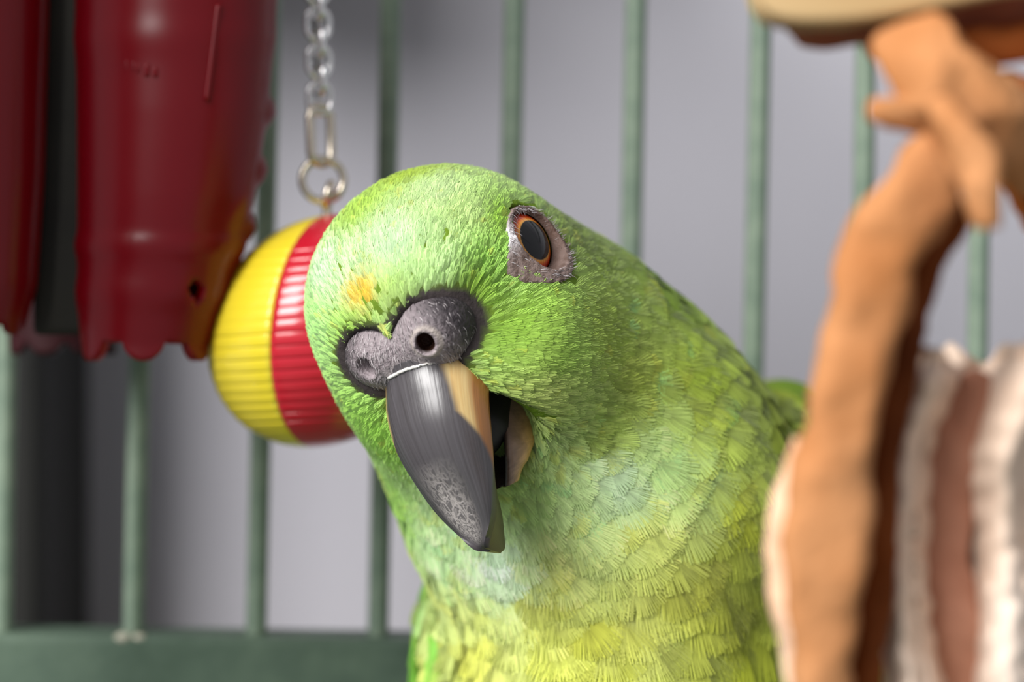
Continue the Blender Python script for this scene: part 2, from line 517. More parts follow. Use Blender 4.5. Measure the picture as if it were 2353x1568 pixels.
def mixc(fac, a, bb):
    m = N('ShaderNodeMix'); m.data_type = 'RGBA'
    for s, x in ((m.inputs[0], fac), (m.inputs[6], a), (m.inputs[7], bb)):
        if isinstance(x, tuple): s.default_value = (*x, 1) if len(x) == 3 else x
        elif isinstance(x, float): s.default_value = x
        else: nt.links.new(x, s)
    return m.outputs[2]
def math_(op, a, bb):
    m = N('ShaderNodeMath'); m.operation = op
    for s, x in ((m.inputs[0], a), (m.inputs[1], bb)):
        if isinstance(x, (int, float)): s.default_value = x
        else: nt.links.new(x, s)
    return m.outputs[0]
ahb = N('ShaderNodeAttribute'); ahb.attribute_name = 'hornb'
hc_ = mixc(ahb.outputs['Fac'], crh.outputs['Color'], srgb(158, 104, 52))
c = mixc(ah.outputs['Fac'], cr.outputs['Color'], hc_)
tcb = N('ShaderNodeTexCoord')
mps = N('ShaderNodeMapping'); mps.inputs['Scale'].default_value = (7, 16, 1); nt.links.new(uvn.outputs[0], mps.inputs['Vector'])
nzd = N('ShaderNodeTexNoise'); nzd.inputs['Scale'].default_value = 1.3; nt.links.new(mps.outputs[0], nzd.inputs['Vector'])
mxv = N('ShaderNodeMix'); mxv.data_type = 'VECTOR'; mxv.inputs[0].default_value = 0.35
nt.links.new(mps.outputs[0], mxv.inputs[4]); nt.links.new(nzd.outputs['Color'], mxv.inputs[5])
vo = N('ShaderNodeTexVoronoi'); vo.feature = 'DISTANCE_TO_EDGE'; vo.inputs['Scale'].default_value = 1.0; nt.links.new(mxv.outputs[1], vo.inputs['Vector'])
crk = math_('SUBTRACT', 1.0, math_('MULTIPLY', vo.outputs['Distance'], 16.0))
nzr = N('ShaderNodeTexNoise'); nzr.inputs['Scale'].default_value = 1.3; nzr.inputs['Detail'].default_value = 6; nzr.inputs['Distortion'].default_value = 1.2; nt.links.new(mps.outputs[0], nzr.inputs['Vector'])
rdg = math_('SUBTRACT', 1.0, math_('MULTIPLY', math_('ABSOLUTE', math_('SUBTRACT', nzr.outputs['Fac'], 0.5), 0), 8.0))
crk = math_('MAXIMUM', math_('MAXIMUM', crk, rdg), 0.16)
crk = math_('MULTIPLY', crk, math_('MINIMUM', math_('MULTIPLY', asn.outputs['Fac'], 1.7), 0.9))
c = mixc(crk, c, srgb(190, 182, 178))
c = mixc(ain.outputs['Fac'], c, srgb(70, 54, 40))
nt.links.new(c, b.inputs['Base Color'])
b.inputs['Specular IOR Level'].default_value = 0.85
nt.links.new(math_('ADD', 0.31, math_('MULTIPLY', asn.outputs['Fac'], 0.3)), b.inputs['Roughness'])
bp = N('ShaderNodeBump'); bp.inputs['Strength'].default_value = .35; bp.inputs['Distance'].default_value = .0004
nt.links.new(math_('ADD', math_('MULTIPLY', nz1.outputs['Fac'], .5), math_('MULTIPLY', crk, 1.4)), bp.inputs['Height'])
nt.links.new(bp.outputs[0], b.inputs['Normal'])
b.inputs['Subsurface Weight'].default_value = 0.0
mesh('upper_beak', Vb, Fb, M_beak, parrot, uv=uvb, attrs={'horn': horn, 'hornb': np.clip((a_ - .60 - .25 * v_) / .1, 0, 1), 'scratch': sc, 'inner': inner * 1.0},
     label='hooked slate grey upper beak with amber sides')

# ---------------- cere mesh
lo = np.minimum(LOBE, LOBE2) - 15; hi = np.maximum(LOBE, LOBE2) + 15
Vc, Fc = surface_nets(sd_cere, lo, hi, 0.42)
lc = w2loc(Vc) - np.array([0, SAG, 0])
dn = np.linalg.norm(Vc - NARIS, axis=1)
base = np.array(srgb(150, 138, 142)); pale = np.array(srgb(204, 196, 196)); darkc = np.array(srgb(60, 54, 58))
wd = np.clip((np.linalg.norm(Vc - (CER_C + F_ * 6), axis=1) - 8.2) / 3.6, 0, 1)
wl = np.clip((-lc[:, 2] - 2.2) / 3.0, 0, 1) * np.clip(1 - np.abs(lc[:, 1] + 1) / 7, 0, 1)
colc = base + (darkc - base) * wd[:, None]
colc = colc + (pale - colc) * wl[:, None]
colc = colc + (np.array(srgb(206, 194, 182)) - colc) * (np.clip(1 - np.abs(dn - 2.5) / .7, 0, 1) * 0.55)[:, None]
depth_in = np.clip((-sd_cere_full(Vc) - 0.3) / 0.8, 0, 1) * (dn < 4)
colc = colc + (np.array(srgb(58, 34, 24)) - colc) * depth_in[:, None]
colc *= (1 + .16 * vnoise(Vc, .9, 9))[:, None]
M_cere = mat_attr('cere_skin', rough=0.55, spec=0.35, bump=0.8, bscale=1600)
cere = mesh('cere', Vc, Fc, M_cere, parrot, col=np.clip(colc, 0, 1), label='grey-violet fleshy cere with a round nostril')

# pale flaking rim where the cere meets the beak
al2 = np.linspace(-.74, .40, 40)
i0 = 10
rim = []
for a in al2:
    w = T2[i0, 1] - SAG
    sn, cs = np.sin(abs(a) * np.pi / 2) ** .92, (1 - np.cos(abs(a) * np.pi / 2)) ** 1.08
    j = i0 + int(5 * abs(a + 0.15)) - (2 if a < -.3 else 0)
    q = np.array([R2[j, 0] + (T2[j, 0] - R2[j, 0]) * cs + .1, SAG + np.sign(a) * w * sn * 1.01, R2[j, 2] + (T2[j, 2] - R2[j, 2]) * cs])
    rim.append(loc2w(q))
rim = catmull(np.array(rim)[::3], 60)
rr = 0.30 * np.sin(np.linspace(0.08, np.pi - .08, 60)) ** .5
V, F = tube(rim + rng.normal(size=rim.shape) * .07, rr, 10)
M_rim = mat_noise('flaking_keratin', srgb(214, 208, 200), srgb(240, 238, 234), 900, rough=0.45, bump=.4)
mesh('keratin_rim', V, F, M_rim, cere)

# ---------------- lower beak: a scoop seen past the upper one
cent = np.array([(2.5, 0, -13.5), (6.0, 0, -17.0), (9.5, 0, -20.5), (12.5, 0, -24.0), (14.0, 0, -27.6), (14.4, 0, -30.6)])   # rim line f,u
wid = np.array([5.4, 5.4, 5.4, 5.2, 4.2, 2.6]); dep = np.array([7, 8.5, 9.0, 8.6, 6.6, 3.6])
n = 50; C2 = catmull(cent, n); w2 = catmull(np.c_[wid, dep, wid], n)
S = []; tone = []
for i in range(n):
    T = nrm(C2[min(i + 1, n - 1)] - C2[max(i - 1, 0)])
    Nd = np.array([-T[2] * -1, 0, T[0] * -1]); Nd = np.array([T[2], 0, -T[0]])   # points back and down, away from the upper beak
    if Nd[0] > 0: Nd = -Nd
    a = np.linspace(-np.pi / 2, np.pi / 2, 41)
    w, dp = w2[i, 0], w2[i, 1]
    outer = C2[i] + np.outer(np.sin(a) * w * (1 + 1.15 * np.cos(a) * np.abs(np.sin(a))), [0, 1, 0]) + np.outer(np.cos(a) ** .8 * dp, Nd)
    inn = C2[i] + np.outer(np.sin(a[::-1]) * (w - 1.0), [0, 1, 0]) + np.outer(np.cos(a[::-1]) ** .8 * (dp - 2.0), Nd)
    S.append(np.vstack([outer, inn])); tone.append(np.r_[np.abs(a) / (np.pi / 2), np.full(41, 1.6)])
S = np.array([loc2w(x + np.array([0, SAG, 0])) for x in S]); tone = np.array(tone)
Vl, Fl = capped_tube(S)
vv = np.r_[np.repeat(np.linspace(0, 1, n), 82), 0, 1]; tt = np.r_[tone.ravel(), 0, 0]
cl = np.array(srgb(196, 156, 92)) + (np.array(srgb(132, 108, 94)) - np.array(srgb(196, 156, 92))) * np.clip((tt - .72) / .25, 0, 1)[:, None]
cl = cl + (np.array(srgb(110, 92, 78)) - cl) * np.clip((.45 - vv) / .35, 0, 1)[:, None] * .75
cl[tt > 1.5] = srgb(52, 42, 36)
cl *= 1.2 * (1 + .2 * vnoise(Vl, 1.5, 4) + .12 * vnoise(Vl, .5, 6))[:, None]
M_low = mat_attr('lower_beak_horn', rough=0.35, spec=0.5, bump=.3, bscale=900)
mesh('lower_beak', Vl, Fl, M_low, parrot, col=cl, label='amber and brown cup-shaped lower beak')
# dark filler between the two, shade of the gap put into its colour
M_mouth = mat_noise('mouth_shade', srgb(22, 20, 20), srgb(32, 28, 28), 300, rough=0.6)
P = catmull([loc2w((1, SAG, -14)), loc2w((7, SAG, -16.5)), loc2w((12, SAG, -20)), loc2w((15.5, SAG, -24))], 24)
V, F = tube(P, 6.6 * np.interp(np.linspace(0, 1, 24), [0, .1, .7, .9, 1], [.8, 1, .9, .6, .15]), 20)
mesh('mouth_filler', V, F, M_mouth, parrot, label='dark filler for the shade inside the open beak')

# ---------------- eye
E1 = nrm(np.array([.36, 0, -.93]) - EYE_N * (np.array([.36, 0, -.93]) @ EYE_N)); E2 = np.cross(EYE_N, E1)
EC = EYE_P - EYE_N * 7.4
def cap(r, t0, t1, nr=24, na=64, bulge=0):
    t = np.linspace(t0, t1, nr)[:, None]; a = np.linspace(0, 2 * np.pi, na, endpoint=False)[None]
    P = EC + r * (np.cos(t)[..., None] * EYE_N + (np.sin(t) * np.cos(a))[..., None] * E1 + (np.sin(t) * np.sin(a))[..., None] * E2)
    return P.reshape(-1, 3), grid_faces(nr, na, True), np.repeat(t.ravel(), na), np.tile(a.ravel(), nr)
RE = 8.0
M_eyeb = mat_noise('eyeball_dark', srgb(34, 16, 10), srgb(50, 24, 14), 400, rough=0.2, coat=0.3)
V, F, _, _ = cap(RE, 0.0, math.pi * .98, 40)
eye = mesh('eye', V, F, M_eyeb, parrot, label='orange-red eye with a black pupil')
t_p, t_i = math.asin(3.45 / RE), math.asin(5.35 / RE)
V, F, tt, aa = cap(RE + .05, t_p * .98, t_i, 30, 128)
x = (tt - t_p) / (t_i - t_p)
stops = [0, .10, .22, .40, .62, .85, 1]
cols = np.array([srgb(70, 50, 30), srgb(226, 160, 60), srgb(232, 140, 40), srgb(226, 84, 22), srgb(200, 48, 14), srgb(170, 34, 10), srgb(80, 18, 8)])
ci = np.stack([np.interp(x, stops, cols[:, k]) for k in range(3)], -1)
ci *= (1 + .12 * np.sin(aa * 37 + 3 * np.sin(aa * 11)) + .08 * np.sin(aa * 91))[:, None]
M_iris = mat_attr('iris', rough=0.25, spec=0.4, coat=0.6)
mesh('iris', V, F, M_iris, eye, col=np.clip(ci, 0, 1), label='orange-red iris')
V, F, _, _ = cap(RE + .08, 0.0, t_p, 14, 64)
M_pup = mat_noise('pupil', (.006, .006, .007), (.008, .008, .009), 100, rough=0.12, spec=0.4)
mesh('pupil', V, F, M_pup, eye)

# bare skin round the eye with the lid rim
na, nr = 120, 36
A = np.linspace(0, 2 * np.pi, na, endpoint=False)
rin1, rin2 = 5.3, 4.45                                     # lid opening along E1 / E2
ctrl = {}                                                   # outer radius by direction given in the photo plane
dirs = np.cos(A)[:, None] * E1 + np.sin(A)[:, None] * E2
pa = np.degrees(np.arctan2(dirs[:, 2], dirs[:, 0]))         # 0 right, 90 up
outr = np.interp(pa, [-180, -150, -125, -105, -80, -50, -20, 0, 45, 75, 100, 130, 150, 180],
                 [7.2, 8.8, 10.2, 10.2, 9.2, 8.0, 7.0, 6.4, 6.3, 6.4, 6.5, 6.5, 6.8, 7.2])
rin = rin1 * rin2 / np.hypot(rin2 * np.cos(A), rin1 * np.sin(A))
T = np.linspace(0, 1, nr)
R = rin[None] + (outr - rin)[None] * (T[:, None] ** 1.3)
P = EYE_P + R[..., None] * dirs[None]
P = P.reshape(-1, 3); Rr = R.ravel(); tq = np.repeat(T, na)
for _ in range(4):
    P = P - EYE_N * sd_body(P)[:, None] * .8
wr = vnoise(P, .8, 21) * .12 + vnoise(P, .35, 22) * .05
ang = np.tile(A, nr); exc = Rr - np.tile(rin, nr)
hgt = np.interp(exc, [0, .35, .8, 1.3, 2.2, 4], [-.45, .12, .36, .42, .42, .4]) + wr * np.clip(exc / .8, 0, 1)
hgt = hgt * np.clip((1 - tq) / .12, 0, 1) - .9 * np.clip((tq - .88) / .12, 0, 1)
P = P + EYE_N * hgt[:, None]
# the lid edge rests on the eyeball
flat_ = (P - EC) - EYE_N * ((P - EC) @ EYE_N)[:, None]; rf = np.linalg.norm(flat_, axis=1)
ons = EC + flat_ + EYE_N * np.sqrt(np.maximum((RE + .3) ** 2 - rf ** 2, 1))[:, None]
wl_ = np.clip(1 - exc / np.minimum(1.1, .6 * np.tile(outr - rin, nr)), 0, 1)[:, None]; wl_ = wl_ * wl_ * (3 - 2 * wl_)
P = ons * wl_ + P * (1 - wl_)
dd = P - EC; ln = np.linalg.norm(dd, axis=1, keepdims=True)
P = np.where(ln < RE + .12, EC + dd / ln * (RE + .12), P)
s1, s2, s3 = np.array(srgb(96, 78, 70)), np.array(srgb(136, 118, 112)), np.array(srgb(232, 228, 232))
pal = np.tile(pa, nr)
wgt = np.clip(exc / 1.2, 0, 1)
cs_ = s1 + (s2 - s1) * (wgt * np.clip((vnoise(P, 1.6, 31) + .9) / 1.4, 0, 1))[:, None]
white = np.exp(-((pal - 178) / 26) ** 2) + np.exp(-((pal + 182) / 26) ** 2)
cs_ = cs_ + (s3 - cs_) * (np.clip(white, 0, 1) * np.clip(exc / .8, 0, 1))[:, None]
cs_ = cs_ + (np.array(srgb(92, 68, 58)) - cs_) * (np.clip(1 - np.abs(((pal - 25 + 180) % 360) - 180) / 95, 0, 1) * .9)[:, None]
M_lid = mat_attr('eye_skin', rough=0.6, spec=0.3, bump=0.5, bscale=2000)
mesh('eyelid', P, grid_faces(nr, na, True), M_lid, parrot, col=np.clip(cs_, 0, 1), label='bare greyish white skin round the eye')

# ------------------------------------------------------------------ plumage
def ray_body(px, py):
    d = nrm(W(px, py, 1.0)); t = 300.0
    for _ in range(60):
        sd = float(sd_body((d * t)[None])[0]); t += sd * .9
        if sd < .02: break
    return d * t
PAL = [  # photo pixel on the bird, feather colour there with some sheen and shade put in, weight radius
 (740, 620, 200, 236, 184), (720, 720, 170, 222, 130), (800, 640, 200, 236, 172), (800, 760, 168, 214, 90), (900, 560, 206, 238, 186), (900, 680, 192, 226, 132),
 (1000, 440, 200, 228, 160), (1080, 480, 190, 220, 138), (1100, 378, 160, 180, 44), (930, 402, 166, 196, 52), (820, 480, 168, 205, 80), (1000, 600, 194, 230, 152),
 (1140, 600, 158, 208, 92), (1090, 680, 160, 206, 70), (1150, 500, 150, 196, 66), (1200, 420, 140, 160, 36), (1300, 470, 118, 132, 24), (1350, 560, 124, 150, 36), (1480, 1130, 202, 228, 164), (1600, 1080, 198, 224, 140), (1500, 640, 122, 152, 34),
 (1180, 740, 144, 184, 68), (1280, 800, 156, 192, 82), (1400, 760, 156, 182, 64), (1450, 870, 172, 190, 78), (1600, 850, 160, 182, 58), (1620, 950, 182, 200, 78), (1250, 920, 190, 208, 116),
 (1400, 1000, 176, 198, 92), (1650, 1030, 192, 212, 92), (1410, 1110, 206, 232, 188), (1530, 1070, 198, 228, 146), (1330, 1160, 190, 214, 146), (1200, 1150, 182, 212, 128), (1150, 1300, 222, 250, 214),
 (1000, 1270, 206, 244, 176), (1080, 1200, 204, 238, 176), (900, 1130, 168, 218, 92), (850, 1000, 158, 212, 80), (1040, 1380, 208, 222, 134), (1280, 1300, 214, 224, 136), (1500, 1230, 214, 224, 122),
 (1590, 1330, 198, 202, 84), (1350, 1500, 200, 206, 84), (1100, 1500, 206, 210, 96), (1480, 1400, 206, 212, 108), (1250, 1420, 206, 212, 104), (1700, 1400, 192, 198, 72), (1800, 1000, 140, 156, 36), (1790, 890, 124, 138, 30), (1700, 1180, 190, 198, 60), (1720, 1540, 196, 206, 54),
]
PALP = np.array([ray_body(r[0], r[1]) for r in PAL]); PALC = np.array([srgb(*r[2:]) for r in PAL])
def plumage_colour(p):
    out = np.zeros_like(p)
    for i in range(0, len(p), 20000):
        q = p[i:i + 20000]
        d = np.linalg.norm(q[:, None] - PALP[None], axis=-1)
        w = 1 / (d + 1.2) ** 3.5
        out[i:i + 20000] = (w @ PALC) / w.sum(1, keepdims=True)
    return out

def jaw0(p): return (ell(p, JAWC, RH, (9.5, 9.5, 10.5)) < .9) & (w2loc(p)[:, 2] < -13)
# candidate roots spread over the body mesh
tri = np.vstack([BF[:, [0, 1, 2]], BF[:, [0, 2, 3]]])
A_, B_, C_ = BV[tri[:, 0]], BV[tri[:, 1]], BV[tri[:, 2]]
ar = np.linalg.norm(np.cross(B_ - A_, C_ - A_), axis=1) / 2
pk = rng.choice(len(tri), 150000, p=ar / ar.sum())
r1, r2 = np.sqrt(rng.random(len(pk))), rng.random(len(pk))
P = (1 - r1)[:, None] * A_[pk] + (r1 * (1 - r2))[:, None] * B_[pk] + (r1 * r2)[:, None] * C_[pk]
head_d, trunk_d = sd_head(P), sd_trunk(P)
G = sd_grad(sd_body, P)
view = nrm(-P)
facing = (G * view).sum(1)
lcP = w2loc(P)
# keep out of the cere, the beak hollow, the eye skin and everything far below the frame
keep = (facing > -.45) & (P[:, 2] > -100)
keep &= sd_cere_full(P) > .25
keep &= ell(P, loc2w((26, SAG, -13)), RH, (11.0, 10.0, 12.5)) > .2
keep &= (sd_raw(P) > -.7) | jaw0(P)
jaw = ell(P, JAWC, RH, (9.5, 9.5, 10.5)) < .9
keep &= ~jaw | ((lcP[:, 2] < -13) & (facing > -.1) & (lcP[:, 0] < 12))
rel = P - EYE_P; rel_t = rel - EYE_N * (rel @ EYE_N)[:, None]
rad = np.linalg.norm(rel_t, axis=1); dirs = rel_t / np.maximum(rad, 1e-6)[:, None]
pa_ = np.degrees(np.arctan2(dirs[:, 2], dirs[:, 0]))
outp = np.interp(pa_, [-180, -150, -125, -105, -80, -50, -20, 0, 45, 75, 100, 130, 150, 180],
                 [7.2, 8.8, 10.2, 10.2, 9.2, 8.0, 7.0, 6.4, 6.3, 6.4, 6.5, 6.5, 6.8, 7.2])
near_eye = (np.linalg.norm(rel, axis=1) < 14)
keep &= ~(near_eye & (rad < outp * .95 + np.where(rel_t @ F_ > 0, 1.3, 0)))
P, G, facing, lcP, head_d, trunk_d = P[keep], G[keep], facing[keep], lcP[keep], head_d[keep], trunk_d[keep]

BEAKC = CER_C + F_ * 2
rB = np.linalg.norm(P - BEAKC, axis=1)
wing = ell(P, C_WG, I3, (6.6, 26, 34)) < 1.0
onhead = np.clip((trunk_d - head_d + 1) / 6, 0, 1)
Lh = np.interp(rB, [6, 12, 22, 34, 48, 70], [2.8, 4.0, 4.9, 5.7, 7.0, 8.5]) * np.where(lcP[:, 2] > 2, .9, 1.1)
Lt = np.interp(rB, [10, 25, 38, 52, 70, 95], [5, 6.5, 9.5, 13.5, 17, 19.0])
Lf = Lh * onhead + Lt * (1 - onhead); Lf[wing] = 17
Wf = Lf * np.interp(Lf, [2, 4, 5.5, 6.8, 9, 15], [.18, .18, .19, .34, .48, .52]); Wf[wing] = 4.5
rr = Lf * np.interp(Lf, [2, 4, 5.5, 6.8, 9, 15], [.18, .15, .15, .21, .24, .25]); rr[wing] = 3.2
# one root per voxel of the local spacing
lev = np.round(np.log(rr) / np.log(1.18)).astype(int)
sel = []
for l in np.unique(lev):
    ii = np.where(lev == l)[0]; r = 1.18 ** l
    key = np.floor((P[ii] + 17.3) / r).astype(np.int64); key = key[:, 0] * 10 ** 8 + key[:, 1] * 10 ** 4 + key[:, 2]
    _, u = np.unique(key, return_index=True); sel.append(ii[u])
sel = np.concatenate(sel)
P, G, facing, rB, Lf, Wf, wing, onhead, lcP = (x[sel] for x in (P, G, facing, rB, Lf, Wf, wing, onhead, lcP))
nF = len(P)
# lie of the feathers: away from the beak on the head, down the body lower on
away = nrm(P - BEAKC)
downv = np.array([.10, .12, -1.0])
wdn = np.clip((rB - 34) / 50, 0, 1) * (1 - onhead * .6)
D = away * (1 - wdn)[:, None] + downv * (wdn * 1.1)[:, None]
D[wing] = np.array([-.05, .05, -1])
NOTCH = on_s(893, 772, 0)
dn = np.linalg.norm(P - NOTCH, axis=1)
tuft = (dn < 3.6) & (rng.random(nF) < .55)
D[tuft] = NOTCH + F_ * 1.5 - P[tuft]
D += rng.normal(size=D.shape) * .07
D = nrm(D - G * (D * G).sum(1)[:, None]); X = np.cross(D, G)
Q = P + D * (Lf * .8)[:, None]
for _ in range(2): Q = Q - sd_grad(sd_body, Q) * np.clip(sd_body(Q), -8, 8)[:, None]
G2 = sd_grad(sd_body, Q)
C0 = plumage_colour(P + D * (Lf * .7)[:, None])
spot = np.exp(-(np.linalg.norm(P - ray_body(842, 700), axis=1) / 2.6) ** 2)
C0 = C0 + (np.array(srgb(238, 196, 44)) - C0) * (np.clip(spot * 1.2, 0, 1) * .9)[:, None]
C0[wing] = np.array(srgb(126, 190, 62))
teal = (rng.random(nF) < .02) & (onhead < .5)
C0[teal] = C0[teal] * .72 + np.array(srgb(130, 220, 150)) * .28
lemon = rng.random(nF) < .10 * (1 - .6 * onhead)
C0[lemon] = C0[lemon] * .65 + np.array(srgb(205, 205, 70)) * .35
C0 *= (1 + (.09 - .04 * onhead) * rng.normal(size=nF).clip(-2, 2))[:, None]
C0 *= ((1 + .10 * vnoise(P, 5, 77)) * (1 - .09 * onhead * (lcP[:, 2] > -4)))[:, None]

def barbs(nb, seed):
    """template barbs of one feather: (nbarb, 6, 3) with x in half-widths, y in lengths, third = edge sign; per vertex t along barb"""
    out = []
    for side in (-1, 1):
        for k in range(nb):
            t = (k + .5) / nb
            yr = .02 + .58 * t ** 1.1
            a = math.radians(seed) * (1 - t)
            xe = math.sin(a) / math.sin(min(math.radians(seed), math.pi / 2)) * side
            ye = .52 + .48 * math.cos(a * (1.0 if seed > 80 else 1.5))
            out.append((0.0, yr, .62 * xe, yr + .50 * (ye - yr), xe, ye))
    return np.array(out)

CLASSES = [(0, 4.2, 4, 36), (4.2, 6.2, 5, 36), (6.2, 9, 13, 75), (9, 13, 22, 95), (13, 99, 32, 100)]
allV, allF, allC, fid = [], [], [], []
big = []
for lo_, hi_, nb, fan in CLASSES:
    ii = np.where((Lf >= lo_) & (Lf < hi_))[0]
    if not len(ii): continue
    T = barbs(nb, fan); m = len(T); n = len(ii)
    L, Wd_ = Lf[ii] * rng.uniform(.88, 1.14, n), Wf[ii] * rng.uniform(.88, 1.14, n)
    bend = rng.normal(size=n) * .06
    pts = np.stack([T[:, [0, 1]], T[:, [2, 3]], T[:, [4, 5]]], 1)          # m,3,2
    q = np.broadcast_to(pts, (n, m, 3, 2)).copy()
    q[..., 2, :] += rng.normal(size=(n, m, 2)) * np.array([.02, .016])
    q[..., 0] += bend[:, None, None] * q[..., 1] ** 2
    x = q[..., 0] * Wd_[:, None, None]; y = q[..., 1] * L[:, None, None]
    # in-plane width direction of each barb
    dx, dy = x[..., 2] - x[..., 0], y[..., 2] - y[..., 0]
    ln = np.hypot(dx, dy) + 1e-6; wx, wy = -dy / ln, dx / ln
    sgn = np.where(wy < 0, -1, 1); wx, wy = wx * sgn, wy * sgn
    sp = Wd_ * 1.5 / nb
    hw = (sp * np.interp(Lf[ii], [3, 6, 12], [.40, .40, .38]))[:, None, None] * np.array([.7, 1.0, .5])[None, None]
    hw = np.broadcast_to(hw, x.shape)
    lift = (np.interp(Lf[ii], [2, 5.5, 7, 15], [.26, .30, .42, .85]) * rng.uniform(.6, 1.5, n))[:, None, None]
    base_h = -.10
    h = base_h + lift * np.clip(y / L[:, None, None], 0, 1.2) ** 1.3 - .10 * np.abs(q[..., 0]) ** 2 * Wd_[:, None, None] * .35
    h = h + rng.normal(size=h.shape) * np.array([.0, .02, .06])
    vv = []
    for e in (-1, 1):
        xx = x + e * wx[..., None] * hw; yy = y + e * wy[..., None] * hw
        hh = h + e * hw * .45
        p3 = P[ii][:, None, None] + X[ii][:, None, None] * xx[..., None] + D[ii][:, None, None] * yy[..., None]
        vv.append((p3, hh))
    p3 = np.stack([vv[0][0], vv[1][0]], 3); hh = np.stack([vv[0][1], vv[1][1]], 3)   # n,m,3,2,3
    flat = p3.reshape(-1, 3).copy(); hf = hh.reshape(-1)
    yy_ = np.clip(q[..., 1], 0, 1.1)[..., None, None] * np.ones((1, 1, 1, 2, 1))
    gn = nrm(G[ii][:, None, None, None] * (1 - yy_) + G2[ii][:, None, None, None] * yy_).reshape(-1, 3)
    for _ in range(3):
        flat -= gn * (np.clip(sd_body(flat) - hf, -6, 6) * .92)[:, None]
    bad = (np.abs(sd_body(flat) - hf) > 1.2).reshape(n, m, 6).any(2)
    v = flat.reshape(n, m, 6, 3); v = np.where(bad[:, :, None, None], P[ii][:, None, None] - G[ii][:, None, None] * .6, v)                                            # order: a0 b0 a1 b1 a2 b2
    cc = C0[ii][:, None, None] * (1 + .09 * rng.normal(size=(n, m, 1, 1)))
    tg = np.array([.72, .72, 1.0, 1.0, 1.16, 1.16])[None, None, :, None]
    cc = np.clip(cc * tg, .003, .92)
    ft = np.array([[0, 1, 3, 2], [2, 3, 5, 4]])
    fc = (np.arange(n * m)[:, None, None] * 6 + ft[None]).reshape(n, m * 2, 4)
    # shed barbs that would reach into the beak, nostril or eye
    allV.append((ii, v, np.broadcast_to(cc, v.shape), m))
print('feathers', nF)

M_fea = mat_attr('feather', rough=0.5, spec=0.28, translucent=0.14, sheen=0.0)
M_fea.node_tree.nodes['Principled BSDF'].inputs['Sheen Weight'].default_value = 0.25
# the 300 feathers that show largest become parts of their own, the rest is one plumage part
score = np.zeros(nF)
dist = np.linalg.norm(P, axis=1)
score = Lf * Wf * np.clip(facing, 0, 1) / dist ** 2
pxs = 1176.5 + P[:, 0] / P[:, 1] * FPX; pys = 784 - P[:, 2] / P[:, 1] * FPX
score[(pxs < 0) | (pxs > 1840) | (pys > 1500)] = 0
score[wing] *= .5
top = set(np.argsort(-score)[:300].tolist())
SV, SFc, SCc, off = [], [], [], 0
ft = np.array([[0, 1, 3, 2], [2, 3, 5, 4]])
for ii, v, cc, m in allV:
    mask = np.array([i in top for i in ii])
    rest = ~mask
    vr = v[rest].reshape(-1, 3); nbq = len(vr) // 6
    SV.append(vr); SCc.append(cc[rest].reshape(-1, 3)); SFc.append((np.arange(nbq)[:, None, None] * 6 + ft[None]).reshape(-1, 4) + off); off += len(vr)
    F1 = (np.arange(m)[:, None, None] * 6 + ft[None]).reshape(-1, 4)
    for j in np.where(mask)[0]:
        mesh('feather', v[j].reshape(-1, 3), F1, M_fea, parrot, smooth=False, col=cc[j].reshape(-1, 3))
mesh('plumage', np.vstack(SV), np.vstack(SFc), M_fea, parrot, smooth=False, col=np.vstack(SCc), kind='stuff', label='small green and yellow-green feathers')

# fine bristles on the cere and sparse ones on the eye skin
def bristles(name, roots, normals, flow, length, width, cols, parent, label):
    n = len(roots)
    Lb = length * rng.uniform(.6, 1.3, n)
    d = nrm(flow + normals * .35 + rng.normal(size=roots.shape) * .25)
    side = nrm(np.cross(d, normals)) * width / 2
    mid = roots + d * (Lb * .55)[:, None]
    tip = roots + nrm(d - normals * .25) * Lb[:, None]
    V = np.stack([roots - side, roots + side, mid - side * .7, mid + side * .7, tip - side * .15, tip + side * .15], 1)
    Fb_ = (np.arange(n)[:, None, None] * 6 + ft[None]).reshape(-1, 4)
    mesh(name, V.reshape(-1, 3), Fb_, mat_attr(name + '_hair', rough=.5, spec=.3), parent, smooth=False, col=np.repeat(cols, 6, 0), kind='stuff', label=label)
tri = np.vstack([Fc[:, [0, 1, 2]], Fc[:, [0, 2, 3]]])
A_, B_, C_ = Vc[tri[:, 0]], Vc[tri[:, 1]], Vc[tri[:, 2]]
ar = np.linalg.norm(np.cross(B_ - A_, C_ - A_), axis=1)
pk = rng.choice(len(tri), 4200, p=ar / ar.sum())
R0 = (A_[pk] + B_[pk] + C_[pk]) / 3
gn = sd_grad(sd_cere_full, R0)
ok = (np.linalg.norm(R0 - NARIS, axis=1) > 2.9) & (sd_cere_full(R0) > -.5) & (sd_body(R0) > -.3)
R0, gn = R0[ok], gn[ok]
fl = -U_ * .9 + nrm(R0 - BEAKC) * .3 + F_ * .2
fl = nrm(fl - gn * (fl * gn).sum(1)[:, None])
wdk = np.clip((np.linalg.norm(R0 - (CER_C + F_ * 6), axis=1) - 8.5) / 4.0, 0, 1)
dark = rng.random(len(R0)) < .25 + .6 * wdk
cb = np.where(dark[:, None], np.array(srgb(52, 48, 52)), np.array(srgb(186, 178, 180))) * rng.uniform(.7, 1.2, (len(R0), 1))
bristles('cere_bristles', R0, gn, fl, 1.0, .09, np.clip(cb, 0, 1), cere, 'fine dark and pale bristles on the cere')

